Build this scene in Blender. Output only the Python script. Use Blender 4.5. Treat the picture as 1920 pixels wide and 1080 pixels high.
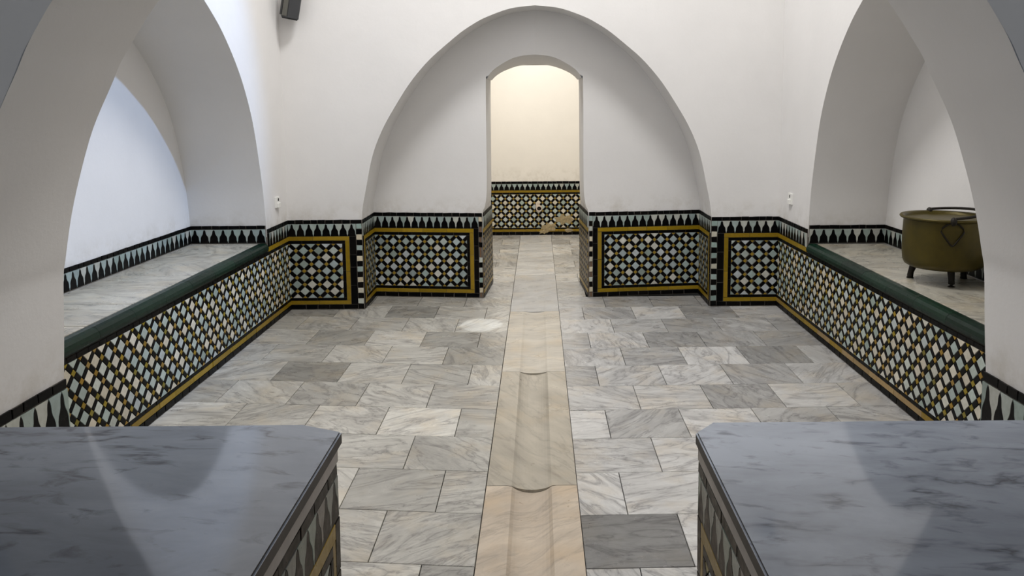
import bpy, bmesh, math, random
from mathutils import Matrix, Vector
random.seed(7)
for o in list(bpy.data.objects): bpy.data.objects.remove(o)
S = bpy.context.scene
COL = S.collection

# ------------------------------------------------------------------ camera
FPX, PITCH, ROLL = 1500.0, math.radians(6.4), 0.008
cam = bpy.data.cameras.new('camera'); camo = bpy.data.objects.new('camera', cam); COL.objects.link(camo)
cam.sensor_width = 36; cam.lens = 36 * FPX / 1920
cam.shift_x = -(1010 - 960) / 1920; cam.shift_y = -(540 - 374) / 1920
cam.clip_start = 0.02
fw = Vector((0, math.cos(PITCH), -math.sin(PITCH))); up = Vector((0, math.sin(PITCH), math.cos(PITCH))); rt = Vector((1, 0, 0))
R = math.cos(ROLL) * rt - math.sin(ROLL) * up; U = math.sin(ROLL) * rt + math.cos(ROLL) * up
m = Matrix((R, U, -fw)).transposed().to_4x4(); m.translation = Vector((0.04, 0, 1.6))
camo.matrix_world = m
S.camera = camo

# ------------------------------------------------------------------ world, lights, exposure
W = bpy.data.worlds.new('world'); S.world = W; W.use_nodes = True
W.node_tree.nodes['Background'].inputs[0].default_value = (0.75, 0.85, 1.0, 1)
W.node_tree.nodes['Background'].inputs[1].default_value = 0.3
S.view_settings.view_transform = 'Standard'; S.view_settings.look = 'None'
S.view_settings.gamma = 1; S.view_settings.use_curve_mapping = False
S.view_settings.exposure = 0.0

def area(name, loc, size, energy, col, target=None, shape='DISK'):
    l = bpy.data.lights.new(name, 'AREA'); l.shape = shape; l.size = size; l.energy = energy; l.color = col
    o = bpy.data.objects.new(name, l); COL.objects.link(o); o.location = loc
    d = (Vector(target) - Vector(loc)) if target else Vector((0, 0, -1))
    o.rotation_euler = d.to_track_quat('-Z', 'Y').to_euler()
    return o
def spot(name, loc, target, energy, col, deg, blend, radius):
    l = bpy.data.lights.new(name, 'SPOT'); l.energy = energy; l.color = col
    l.spot_size = math.radians(deg); l.spot_blend = blend; l.shadow_soft_size = radius
    o = bpy.data.objects.new(name, l); COL.objects.link(o); o.location = loc
    o.rotation_euler = (Vector(target) - Vector(loc)).to_track_quat('-Z', 'Y').to_euler()
    return o
area('dome_oculus_daylight', (0, 4.4, 5.25), 1.1, 128, (1.0, 0.99, 0.98))
spot('dome_skylight_beam', (1.05, 4.55, 5.0), (-2.5, 4.75, 1.2), 500, (0.34, 0.57, 1.0), 34, 0.6, 0.05)
spot('floor_skylight_beam', (-0.9, 3.4, 4.7), (-0.40, 5.86, 0.0), 600, (0.85, 0.92, 1.0), 3.6, 0.25, 0.01)
area('back_room_lamp', (0.0, 8.8, 3.1), 1.2, 53, (1.0, 0.975, 0.935))
area('entry_window_daylight', (0.0, -2.45, 2.15), 1.5, 25, (0.86, 0.92, 1.0), (0, 2.5, 1.3), 'SQUARE')

# ------------------------------------------------------------------ materials
def srgb(r, g, b):
    f = lambda c: (c / 255 / 12.92) if c / 255 <= 0.04045 else ((c / 255 + 0.055) / 1.055) ** 2.4
    return (f(r), f(g), f(b), 1)
def newmat(name):
    mt = bpy.data.materials.new(name); mt.use_nodes = True
    nt = mt.node_tree; b = nt.nodes['Principled BSDF']
    return mt, nt, b
def N(nt, t, **kw):
    n = nt.nodes.new(t)
    for k, v in kw.items(): setattr(n, k, v)
    return n
def L(nt, a, b): nt.links.new(a, b)
def mix(nt, fac, a, b, mode='MIX'):
    n = N(nt, 'ShaderNodeMix', data_type='RGBA', blend_type=mode)
    for sock, v in ((n.inputs[0], fac), (n.inputs[6], a), (n.inputs[7], b)):
        if hasattr(v, 'is_output'): L(nt, v, sock)
        else: sock.default_value = v
    return n.outputs[2]
def ramp(nt, fac, stops):
    n = N(nt, 'ShaderNodeValToRGB'); L(nt, fac, n.inputs[0])
    cr = n.color_ramp
    while len(cr.elements) < len(stops): cr.elements.new(0.5)
    for e, (p, c) in zip(cr.elements, stops): e.position = p; e.color = c
    return n.outputs[0]
def noise(nt, vec, scale, detail=4, rough=0.55, dist=0.0):
    n = N(nt, 'ShaderNodeTexNoise'); n.inputs['Scale'].default_value = scale
    n.inputs['Detail'].default_value = detail; n.inputs['Roughness'].default_value = rough
    n.inputs['Distortion'].default_value = dist
    if vec is not None: L(nt, vec, n.inputs['Vector'])
    return n.outputs['Fac']
def bump(nt, b, h, strength, dist):
    n = N(nt, 'ShaderNodeBump'); n.inputs['Strength'].default_value = strength; n.inputs['Distance'].default_value = dist
    L(nt, h, n.inputs['Height']); L(nt, n.outputs[0], b.inputs['Normal'])
g = lambda v: (v, v, v, 1)

def plaster(name, base):
    mt, nt, b = newmat(name)
    pos = N(nt, 'ShaderNodeNewGeometry').outputs['Position']
    n1 = noise(nt, pos, 1.3, 5, 0.6)
    c = mix(nt, ramp(nt, n1, [(0.35, g(0)), (0.7, g(1))]), base, tuple(x * 0.94 for x in base[:3]) + (1,))
    n2 = noise(nt, pos, 14, 5, 0.65)
    sep = N(nt, 'ShaderNodeSeparateXYZ'); L(nt, pos, sep.inputs[0])
    mr = N(nt, 'ShaderNodeMapRange'); L(nt, sep.outputs[2], mr.inputs[0])
    mr.inputs[1].default_value = 0.74; mr.inputs[2].default_value = 0.90; mr.inputs[3].default_value = 1; mr.inputs[4].default_value = 0
    mul = N(nt, 'ShaderNodeMath', operation='MULTIPLY'); L(nt, mr.outputs[0], mul.inputs[0])
    L(nt, ramp(nt, noise(nt, pos, 6, 5, 0.7), [(0.45, g(0)), (0.75, g(0.55))]), mul.inputs[1])
    c = mix(nt, mul.outputs[0], c, srgb(168, 158, 138))
    L(nt, c, b.inputs['Base Color']); b.inputs['Roughness'].default_value = 0.75
    b.inputs['Specular IOR Level'].default_value = 0.2
    bump(nt, b, n2, 0.12, 0.01)
    return mt
PLASTER = plaster('white_plaster', srgb(228, 226, 224))
PLASTER_CREAM = plaster('cream_plaster', srgb(236, 231, 222))

def simple(name, col, rough, metal=0.0, spec=0.5, var=0.0, scale=20, bmp=0.0):
    mt, nt, b = newmat(name)
    b.inputs['Roughness'].default_value = rough; b.inputs['Metallic'].default_value = metal
    b.inputs['Specular IOR Level'].default_value = spec
    tc = N(nt, 'ShaderNodeTexCoord').outputs['Object']
    n = noise(nt, tc, scale, 5, 0.6)
    if var: L(nt, mix(nt, ramp(nt, n, [(0.3, g(0)), (0.7, g(1))]), col, tuple(x * (1 - var) for x in col[:3]) + (1,)), b.inputs['Base Color'])
    else: b.inputs['Base Color'].default_value = col
    if bmp: bump(nt, b, n, bmp, 0.005)
    return mt

def glaze(name, spec, speck):
    mt, nt, b = newmat(name)
    oi = N(nt, 'ShaderNodeObjectInfo')
    pos = N(nt, 'ShaderNodeNewGeometry').outputs['Position']
    n = noise(nt, pos, 45, 4, 0.6)
    c = mix(nt, ramp(nt, n, [(0.35, g(0)), (0.75, g(1))]), (1, 1, 1, 1), (0.80, 0.79, 0.76, 1))
    c = mix(nt, 1.0, oi.outputs['Color'], c, 'MULTIPLY')
    sp = noise(nt, pos, 120, 3, 0.6)
    c = mix(nt, ramp(nt, sp, [(0.70, g(0)), (0.76, g(speck))]), c, srgb(96, 80, 66))
    L(nt, c, b.inputs['Base Color'])
    L(nt, ramp(nt, n, [(0.3, g(0.26)), (0.8, g(0.48))]), b.inputs['Roughness'])
    b.inputs['Specular IOR Level'].default_value = spec
    bump(nt, b, noise(nt, pos, 30, 3), 0.15, 0.004)
    return mt
GLAZE = glaze('glazed_tile', 0.28, 0.55)
GLAZE_BLACK = glaze('black_glazed_tile', 0.06, 0.2)
GLAZE_GREEN = glaze('green_glazed_tile', 0.16, 0.25)
GROUT = simple('tile_grout', srgb(112, 106, 98), 0.85, var=0.35, scale=9, spec=0.2)
MORTAR = simple('floor_mortar', srgb(96, 92, 84), 0.9, var=0.2, scale=12, spec=0.2)

def marble(name, rough0, rough1, veinscale=1.0, strength=1.0, warm=True, spec=0.5):
    mt, nt, b = newmat(name)
    oi = N(nt, 'ShaderNodeObjectInfo')
    pos = N(nt, 'ShaderNodeTexCoord').outputs['Object']
    wn = N(nt, 'ShaderNodeTexWhiteNoise', noise_dimensions='1D'); L(nt, oi.outputs['Random'], wn.inputs['W'])
    off = N(nt, 'ShaderNodeVectorMath', operation='SCALE'); L(nt, wn.outputs['Color'], off.inputs[0]); off.inputs['Scale'].default_value = 37
    rot = N(nt, 'ShaderNodeVectorRotate', rotation_type='Z_AXIS'); L(nt, pos, rot.inputs['Vector'])
    ang = N(nt, 'ShaderNodeMath', operation='MULTIPLY_ADD'); L(nt, oi.outputs['Random'], ang.inputs[0]); ang.inputs[1].default_value = 2.4; ang.inputs[2].default_value = -0.9
    L(nt, ang.outputs[0], rot.inputs['Angle'])
    add = N(nt, 'ShaderNodeVectorMath', operation='ADD'); L(nt, rot.outputs[0], add.inputs[0]); L(nt, off.outputs[0], add.inputs[1])
    st = N(nt, 'ShaderNodeVectorMath', operation='MULTIPLY'); L(nt, add.outputs[0], st.inputs[0]); st.inputs[1].default_value = (2.6, 9, 5)
    v = st.outputs[0]
    cloud = noise(nt, v, 0.55 * veinscale, 6, 0.62, 0.9)
    fine = noise(nt, v, 1.9 * veinscale, 8, 0.66, 1.6)
    # thin veins = ridge of a distorted noise
    vn = noise(nt, v, 0.5 * veinscale, 5, 0.55, 2.2)
    sub = N(nt, 'ShaderNodeMath', operation='SUBTRACT'); L(nt, vn, sub.inputs[0]); sub.inputs[1].default_value = 0.5
    ab = N(nt, 'ShaderNodeMath', operation='ABSOLUTE'); L(nt, sub.outputs[0], ab.inputs[0])
    vein = ramp(nt, ab.outputs[0], [(0.0, g(0.85 * strength)), (0.012, g(0.4 * strength)), (0.05, g(0))])
    c = mix(nt, ramp(nt, cloud, [(0.36, g(0)), (0.68, g(1))]), (1.0, 1.0, 1.0, 1), (0.72, 0.715, 0.715, 1))
    c = mix(nt, ramp(nt, fine, [(0.45, g(0)), (0.75, g(0.75 * strength))]), c, (0.52, 0.51, 0.52, 1))
    streak = noise(nt, v, 5.2 * veinscale, 10, 0.72, 0.8)
    amt = N(nt, 'ShaderNodeMapRange'); L(nt, wn.outputs['Value'], amt.inputs[0]); amt.inputs[3].default_value = 0.15; amt.inputs[4].default_value = 1.5
    sf = N(nt, 'ShaderNodeMath', operation='MULTIPLY', use_clamp=True); L(nt, ramp(nt, streak, [(0.48, g(0)), (0.70, g(0.8 * strength))]), sf.inputs[0]); L(nt, amt.outputs[0], sf.inputs[1])
    c = mix(nt, sf.outputs[0], c, (0.46, 0.45, 0.46, 1))
    if warm: c = mix(nt, ramp(nt, noise(nt, add.outputs[0], 5, 3), [(0.48, g(0)), (0.75, g(0.5))]), c, (0.93, 0.80, 0.62, 1))
    c = mix(nt, vein, c, (0.27, 0.26, 0.27, 1))
    c = mix(nt, 1.0, oi.outputs['Color'], c, 'MULTIPLY')
    L(nt, c, b.inputs['Base Color'])
    L(nt, ramp(nt, noise(nt, add.outputs[0], 7, 4), [(0.3, g(rough0)), (0.75, g(rough1))]), b.inputs['Roughness'])
    b.inputs['Specular IOR Level'].default_value = spec
    bump(nt, b, fine, 0.05, 0.002)
    return mt
MARBLE = marble('floor_marble', 0.22, 0.42, 1.0, 0.8)
CHANNEL = marble('channel_marble', 0.25, 0.45, 0.8, 0.4)
def counter_marble():
    mt, nt, b = newmat('counter_marble')
    oi = N(nt, 'ShaderNodeObjectInfo')
    pos = N(nt, 'ShaderNodeTexCoord').outputs['Object']
    off = N(nt, 'ShaderNodeVectorMath', operation='SCALE'); L(nt, oi.outputs['Location'], off.inputs[0]); off.inputs['Scale'].default_value = 3.7
    add = N(nt, 'ShaderNodeVectorMath', operation='ADD'); L(nt, pos, add.inputs[0]); L(nt, off.outputs[0], add.inputs[1])
    rot = N(nt, 'ShaderNodeVectorRotate', rotation_type='Z_AXIS'); L(nt, add.outputs[0], rot.inputs['Vector']); rot.inputs['Angle'].default_value = 0.16
    st = N(nt, 'ShaderNodeVectorMath', operation='MULTIPLY'); L(nt, rot.outputs[0], st.inputs[0]); st.inputs[1].default_value = (1.0, 2.6, 1)
    v = st.outputs[0]
    c = mix(nt, ramp(nt, noise(nt, v, 3.2, 7, 0.62, 0.5), [(0.36, g(0)), (0.66, g(1))]), (1.06, 1.06, 1.05, 1), (0.74, 0.745, 0.755, 1))
    c = mix(nt, ramp(nt, noise(nt, v, 9.5, 6, 0.6, 0.6), [(0.56, g(0)), (0.69, g(0.95))]), c, (0.44, 0.44, 0.46, 1))
    vn = noise(nt, v, 1.15, 6, 0.55, 0.35)
    sub = N(nt, 'ShaderNodeMath', operation='SUBTRACT'); L(nt, vn, sub.inputs[0]); sub.inputs[1].default_value = 0.5
    ab = N(nt, 'ShaderNodeMath', operation='ABSOLUTE'); L(nt, sub.outputs[0], ab.inputs[0])
    brk = ramp(nt, noise(nt, v, 4, 4), [(0.45, g(0)), (0.6, g(1))])
    vein = mix(nt, 1.0, ramp(nt, ab.outputs[0], [(0.0, g(1.0)), (0.007, g(0.5)), (0.022, g(0))]), brk, 'MULTIPLY')
    c = mix(nt, vein, c, (0.28, 0.28, 0.30, 1))
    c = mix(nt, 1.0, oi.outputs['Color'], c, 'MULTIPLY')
    L(nt, c, b.inputs['Base Color'])
    L(nt, ramp(nt, noise(nt, add.outputs[0], 5, 3), [(0.3, g(0.05)), (0.75, g(0.09))]), b.inputs['Roughness'])
    b.inputs['Specular IOR Level'].default_value = 0.42
    return mt
SLAB = counter_marble()
BRASS = simple('aged_brass', srgb(84, 73, 18), 0.42, 0.4, var=0.45, scale=7, bmp=0.1)
IRON = simple('black_iron', srgb(34, 29, 22), 0.55, 0.5, var=0.3, scale=30)
DARKBOX = simple('dark_grey_plastic', srgb(58, 59, 61), 0.5, var=0.1)
LIGHTBOX = simple('grey_metal_face', srgb(98, 97, 90), 0.5, var=0.1)
BLACKBOX = simple('black_plastic', srgb(16, 16, 18), 0.5)
WHITEPL = simple('white_plastic', srgb(232, 231, 226), 0.35)
HOLE = simple('socket_black', srgb(22, 20, 19), 0.6)
CLAY = simple('pale_clay', srgb(214, 200, 184), 0.6, var=0.2, scale=30)
PATCH = simple('tan_mortar', srgb(178, 160, 122), 0.9, var=0.5, scale=40, bmp=0.4)
BRICKY = simple('worn_brick', srgb(120, 88, 62), 0.85, var=0.4, scale=18, bmp=0.3)

# palettes (object colours of the glazed pieces)
TEAL = [srgb(*c) for c in ((158, 172, 168), (162, 178, 175), (170, 183, 185), (146, 159, 152), (178, 187, 182), (190, 197, 200), (200, 199, 190), (154, 167, 167))]
PALE = [srgb(*c) for c in ((182, 193, 186), (196, 202, 195), (210, 208, 196), (172, 186, 182), (218, 212, 196), (190, 198, 198), (162, 176, 169), (212, 204, 186))]
GREENISH = [srgb(*c) for c in ((152, 167, 161), (162, 175, 170), (176, 184, 178), (156, 170, 168), (188, 190, 182))]
BLK = [srgb(*c) for c in ((9, 9, 10), (8, 8, 9), (12, 11, 11), (17, 15, 14))]
YEL = [srgb(*c) for c in ((152, 124, 24), (158, 126, 52), (148, 128, 24), (164, 134, 68), (130, 118, 36), (156, 122, 34))]
YELB = [srgb(*c) for c in ((150, 122, 12), (142, 116, 14), (154, 126, 30), (146, 118, 24))]
GREEN = [srgb(*c) for c in ((10, 36, 25), (9, 32, 23), (12, 40, 28))]
CREAM = [srgb(*c) for c in ((214, 204, 180), (202, 198, 182), (150, 170, 164), (190, 194, 186), (160, 176, 172))]
WORN = [srgb(*c) for c in ((120, 110, 92), (104, 96, 80), (138, 130, 112), (96, 84, 68))]

# ------------------------------------------------------------------ object helpers
WM = {}
def link(name, data, parent=None, world=None, mat=None):
    o = bpy.data.objects.new(name, data); COL.objects.link(o)
    world = world if world is not None else Matrix.Identity(4)
    WM[o.name] = world
    if parent is not None:
        o.parent = parent; o.matrix_basis = WM[parent.name].inverted() @ world
    else: o.matrix_basis = world
    if mat is not None and data is not None and not data.materials: data.materials.append(mat)
    return o
def thing(name, label, cat, loc, group=None):
    o = link(name, None, None, Matrix.Translation(loc)); o.empty_display_size = 0.1
    tag(o, label, cat, group); return o
def tag(o, label, cat=None, group=None, kind=None):
    o['label'] = label
    if cat: o['category'] = cat
    if group: o['group'] = group
    if kind: o['kind'] = kind
def mesh(name, verts, faces, smooth=False):
    me = bpy.data.meshes.new(name); me.from_pydata([tuple(v) for v in verts], [], faces); me.validate(); me.update()
    if smooth:
        for p in me.polygons: p.use_smooth = True
    return me
def box_data(x0, x1, y0, y1, z0, z1):
    v = [(x, y, z) for z in (z0, z1) for y in (y0, y1) for x in (x0, x1)]
    f = [(0, 2, 3, 1), (4, 5, 7, 6), (0, 1, 5, 4), (2, 6, 7, 3), (0, 4, 6, 2), (1, 3, 7, 5)]
    return v, f
def bevelled_box(name, x0, x1, y0, y1, z0, z1, bev=0.004, seg=2):
    bm = bmesh.new(); v, f = box_data(x0, x1, y0, y1, z0, z1)
    vs = [bm.verts.new(p) for p in v]
    for q in f: bm.faces.new([vs[i] for i in q])
    bmesh.ops.bevel(bm, geom=list(bm.edges), offset=bev, segments=seg, affect='EDGES', profile=0.6)
    bmesh.ops.recalc_face_normals(bm, faces=list(bm.faces))
    me = bpy.data.meshes.new(name); bm.to_mesh(me); bm.free(); return me
def prism(name, poly, th, bev=0.0):
    """piece lying in local xy, rising th along local z; optional bevelled rim (convex polygons)"""
    n = len(poly); v = [(x, y, -0.001) for x, y in poly]
    f = []
    if bev:
        cx = sum(p[0] for p in poly) / n; cy = sum(p[1] for p in poly) / n
        v += [(x, y, th - bev) for x, y in poly]
        for x, y in poly:
            d = math.hypot(x - cx, y - cy) or 1; k = max(0.3, 1 - bev * 1.3 / d)
            v.append((cx + (x - cx) * k, cy + (y - cy) * k, th))
        for i in range(n):
            j = (i + 1) % n
            f.append((i, j, n + j, n + i)); f.append((n + i, n + j, 2 * n + j, 2 * n + i))
        f.append(tuple(range(2 * n, 3 * n)))
    else:
        v += [(x, y, th) for x, y in poly]
        for i in range(n):
            j = (i + 1) % n; f.append((i, j, n + j, n + i))
        f.append(tuple(range(n, 2 * n)))
    return v, f
def clip(poly, x0, x1, y0, y1):
    for ax, lim, sgn in ((0, x0, 1), (0, x1, -1), (1, y0, 1), (1, y1, -1)):
        out = []
        for i in range(len(poly)):
            a, b = poly[i], poly[(i + 1) % len(poly)]
            da, db = (a[ax] - lim) * sgn, (b[ax] - lim) * sgn
            if da >= 0: out.append(a)
            if (da >= 0) != (db >= 0):
                t = da / (da - db); out.append((a[0] + (b[0] - a[0]) * t, a[1] + (b[1] - a[1]) * t))
        poly = out
        if len(poly) < 3: return []
    return poly
def poly_area(p): return abs(sum(p[i][0] * p[(i + 1) % len(p)][1] - p[(i + 1) % len(p)][0] * p[i][1] for i in range(len(p)))) / 2

MESHES = {}
class Panel:
    """tile work in a local frame: u along the wall, v up, n out of the wall"""
    def __init__(s, parent, O, u, lift=0.004):
        u = Vector(u).normalized(); v = Vector((0, 0, 1)); n = u.cross(v)
        s.M = Matrix((u, v, n)).transposed().to_4x4(); s.M.translation = Vector(O)
        s.parent = parent; s.lift = lift; s.stuff = {}
    def piece(s, kind, poly, pal, key=None, th=0.005, bev=0.0012, jit=0.006, stuff=False):
        cx = sum(p[0] for p in poly) / len(poly); cy = sum(p[1] for p in poly) / len(poly)
        col = random.choice(pal)
        if stuff:
            a = s.stuff.setdefault((kind, pal[0] if False else id(pal)), [[], [], pal])
            v, f = prism('', poly, th + random.uniform(-.0008, .0008), bev); b = len(a[0])
            a[0] += [(x, y, z + s.lift) for x, y, z in v]; a[1] += [tuple(i + b for i in q) for q in f]
            return
        loc = [(x - cx, y - cy) for x, y in poly]
        me = MESHES.get(key) if key else None
        if me is None:
            v, f = prism('', loc, th, bev); me = mesh(kind, v, f); me.materials.append(GLAZE if sum(col[:3]) > .12 else GLAZE_BLACK)
            if key: MESHES[key] = me
        w = s.M @ Matrix.Translation((cx, cy, s.lift + random.uniform(-.0006, .0006))) @ Matrix.Rotation(random.gauss(0, jit), 4, 'X') @ Matrix.Rotation(random.gauss(0, jit), 4, 'Y')
        o = link(kind, me, s.parent, w); kf = random.uniform(0.84, 1.08); o.color = tuple(c * kf for c in col[:3]) + (1,)
        return o
    def flush(s):
        for (kind, _), (v, f, pal) in s.stuff.items():
            o = link(kind, mesh(kind, v, f), s.parent, s.M, GLAZE if sum(pal[0][:3]) > .12 else GLAZE_BLACK); o['kind'] = 'stuff'
            k = len(pal); o.color = tuple(sum(c[i] for c in pal) / k for i in range(3)) + (1,)
        s.stuff = {}
    def rect(s, kind, u0, u1, v0, v1, pal, gap=0.0025, wob=0.0, **kw):
        j = lambda: random.uniform(-wob, wob)
        p = [(u0 + gap / 2 + j(), v0 + gap / 2 + j()), (u1 - gap / 2 + j(), v0 + gap / 2 + j()), (u1 - gap / 2 + j(), v1 - gap / 2 + j()), (u0 + gap / 2 + j(), v1 - gap / 2 + j())]
        return s.piece(kind, p, pal, **kw)
    def run(s, kind, u0, u1, v0, v1, ln, pal, vertical=False, var=0.3, **kw):
        a, b = (v0, v1) if vertical else (u0, u1)
        n = max(1, round((b - a) / ln)); ws = [1 + random.uniform(-var, var) for _ in range(n)]; t = sum(ws); x = a
        for w in ws:
            y = x + (b - a) * w / t
            if vertical: s.rect(kind, u0, u1, x, y, pal, **kw)
            else: s.rect(kind, x, y, v0, v1, pal, **kw)
            x = y
    def diamonds(s, u0, u1, v0, v1, pu, rows, phase, pal, w=0.345, gp=0.022, key='', stuff=(), limit=None, order=None):
        pv = (v1 - v0) / rows
        g = gp
        T = lambda a, b: (u0 + phase + (a - b) * pu / 2, v0 + (a + b) * pv / 2)
        n = int((u1 - u0) / pu) + 3
        out = []
        for i2 in range(-3, 2 * n + 3):
            for j2 in range(-1, 2 * rows + 2):
                if (i2 + j2) % 2: continue
                a = (j2 + i2) / 2; b = (j2 - i2) / 2
                h = w / 2
                for kind, q in (('small_square_tile', [(a - h + g, b - h + g), (a + h - g, b - h + g), (a + h - g, b + h - g), (a - h + g, b + h - g)]),
                                ('bar_tile', [(a + h + g, b - h + g), (a + 1 - h - g, b - h + g), (a + 1 - h - g, b + h - g), (a + h + g, b + h - g)]),
                                ('bar_tile', [(a - h + g, b + h + g), (a + h - g, b + h + g), (a + h - g, b + 1 - h - g), (a - h + g, b + 1 - h - g)]),
                                ('square_tile', [(a + h + g, b + h + g), (a + 1 - h - g, b + h + g), (a + 1 - h - g, b + 1 - h - g), (a + h + g, b + 1 - h - g)])):
                    p = [T(*c) for c in q]; full = poly_area(p)
                    c = clip(p, u0 + .001, u1 - .001, v0 + .001, v1 - .001)
                    if len(c) < 3: continue
                    ar = poly_area(c)
                    if ar < 0.06 * full: continue
                    k = None
                    if ar > 0.999 * full:
                        k = (key, kind, round(pu, 4), round(pv, 4), ('a' if q[1][0] - q[0][0] > q[2][1] - q[1][1] else 'b'))
                    out.append((kind, c, k))
        cnt = {}
        if order: out.sort(key=lambda t: order(sum(x[0] for x in t[1]) / len(t[1])))
        for kind, c, k in out:
            pp = {'small_square_tile': YEL, 'bar_tile': BLK, 'square_tile': pal}[kind]
            cnt[kind] = cnt.get(kind, 0) + 1
            s.piece(kind, c, pp, key=k, stuff=(kind in stuff) or (limit is not None and cnt[kind] > limit))
    def frieze(s, u0, u1, v0, v1, pal=GREENISH, t0=0.0665, stuff=False, blk=BLK):
        n = max(1, round((u1 - u0) / t0)); t = (u1 - u0) / n; h = v1 - v0
        prof = [(0.0, .47), (.11, .445), (.15, .405), (.38, .385), (.49, .32), (.57, .225), (.67, .15), (.82, .12), (.88, .095), (.94, .035)]
        for i in range(n):
            c = u0 + (i + .5) * t
            pl = [(c + x * t, v0 + .001 + y * h) for y, x in prof] + [(c - x * t, v0 + .001 + y * h) for y, x in reversed(prof)]
            s.piece('merlon_tile', pl, blk, key=None if stuff else ('mer', round(t, 5), round(h, 4)), bev=0, jit=.004, stuff=stuff)
        e = 0.022
        for i in range(n + 1):
            c = u0 + i * t
            rgt = [(c + (.5 - x - e) * t, v0 + .002 + y * h) for y, x in prof] + [(c + (.5 - e * .6) * t, v1 - .001)]
            lft = [(2 * c - x, y) for x, y in rgt]
            if i == 0: pl = [(c + .001, v0 + .002)] + rgt + [(c + .001, v1 - .001)]
            elif i == n: pl = [(c - .001, v1 - .001)] + list(reversed(lft)) + [(c - .001, v0 + .002)]
            else: pl = rgt + list(reversed(lft))
            k = None if stuff or i in (0, n) else ('gap', round(t, 5), round(h, 4))
            s.piece('frieze_tile', pl, pal, key=k, bev=0, jit=.004, stuff=stuff)
    def quoin(s, u0, u1, v0, v1, step=0.043, worn=False):
        n = round((v1 - v0) / step)
        for i in range(n):
            a = v0 + (v1 - v0) * i / n; b = v0 + (v1 - v0) * (i + 1) / n
            if worn and random.random() < 0.30: continue
            s.rect('quoin_tile', u0, u1, a, b, BLK if i % 2 == 0 else CREAM, wob=.002, gap=.004)

Z0, ZB, ZY, ZK, ZP, ZK2, ZY2, ZT, ZS = 0.004, .042, .075, .097, .541, .566, .601, .703, .736
def backing(wall, O, u, length, z0, z1, th=0.022):
    """grout bed of a tile panel, the part that parents its tiles"""
    u = Vector(u).normalized(); v = Vector((0, 0, 1)); n = u.cross(v)
    M = Matrix((u, v, n)).transposed().to_4x4(); M.translation = Vector(O)
    bv, bf = box_data(0, length, z0, z1, -th, 0.004)
    return link('dado_panel', mesh('dado_panel', bv, bf), wall, M, GROUT)
def dado(wall, O, u, length, pu=0.111, phase=0.0, bl=False, br=False, ql=0.0, qr=0.0, pal=TEAL, key='', stuff=(), allstuff=False, worn=False, edge=0.055):
    bk = backing(wall, O, u, length, 0.0, ZS - .003)
    P = Panel(bk, O, u)
    a, b = ql, length - qr
    st = dict(stuff=allstuff)
    if ql: P.quoin(0, ql, Z0, ZT, worn=worn)
    if qr: P.quoin(b, length, Z0, ZT, worn=worn)
    P.run('edge_tile', 0, length, ZT, ZS, .066, BLK, wob=.0015, gap=.004, **st)
    P.run('base_tile', a, b, Z0, ZB, .10, BLK, wob=.0018, gap=.005, **st)
    P.frieze(a, b, ZY2 + .001, ZT - .001, stuff=allstuff)
    i0, i1 = a, b
    if bl: P.run('edge_tile', a, a + edge, ZB, ZY2, .14, BLK, vertical=True, wob=.001, gap=.004, **st); i0 = a + edge
    if br: P.run('edge_tile', b - edge, b, ZB, ZY2, .14, BLK, vertical=True, wob=.001, gap=.004, **st); i1 = b - edge
    yw, kw = .035, .024
    P.run('border_tile', i0, i1, ZK2, ZY2, .24, YELB, **st); P.run('border_tile', i0, i1, ZB, ZY, .24, YELB, **st)
    j0, j1 = i0, i1
    if bl: P.run('border_tile', i0, i0 + yw, ZY, ZK2, .24, YELB, vertical=True, **st); j0 = i0 + yw
    if br: P.run('border_tile', i1 - yw, i1, ZY, ZK2, .24, YELB, vertical=True, **st); j1 = i1 - yw
    P.run('thin_black_tile', j0, j1, ZP, ZK2, .12, BLK, **st); P.run('thin_black_tile', j0, j1, ZY, ZK, .12, BLK, **st)
    k0, k1 = j0, j1
    if bl: P.run('thin_black_tile', j0, j0 + kw, ZK, ZP, .11, BLK, vertical=True, **st); k0 = j0 + kw
    if br: P.run('thin_black_tile', j1 - kw, j1, ZK, ZP, .11, BLK, vertical=True, **st); k1 = j1 - kw
    P.diamonds(k0, k1, ZK, ZP, pu, 4, phase, pal, key=key, stuff=('small_square_tile', 'bar_tile', 'square_tile') if allstuff else stuff)
    P.flush()
    return bk

# ------------------------------------------------------------------ structure: walls
def smooth_prof(pts, n=5):
    """Catmull-Rom through (halfwidth, z) points"""
    out = []
    for i in range(len(pts) - 1):
        p0 = pts[max(0, i - 1)]; p1 = pts[i]; p2 = pts[i + 1]; p3 = pts[min(len(pts) - 1, i + 2)]
        for k in range(n):
            t = k / n
            out.append(tuple(0.5 * ((2 * p1[d]) + (-p0[d] + p2[d]) * t + (2 * p0[d] - 5 * p1[d] + 4 * p2[d] - p3[d]) * t * t + (-p0[d] + 3 * p1[d] - 3 * p2[d] + p3[d]) * t ** 3) for d in (0, 1)))
    out.append(pts[-1]); return out
PF = [(1.405, .0), (1.403, .5), (1.40, .80), (1.355, 1.04), (1.30, 1.255), (1.21, 1.466), (1.125, 1.612), (1.012, 1.783), (.865, 1.964), (.735, 2.087), (.60, 2.195), (.48, 2.27), (.36, 2.33), (.188, 2.388), (.0, 2.410)]
PA = [(1.32, .60), (1.31, .80), (1.27, 1.10), (1.165, 1.475), (1.03, 1.73), (.855, 1.945), (.652, 2.125), (.455, 2.25), (.30, 2.33), (.15, 2.385), (.0, 2.405)]
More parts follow.
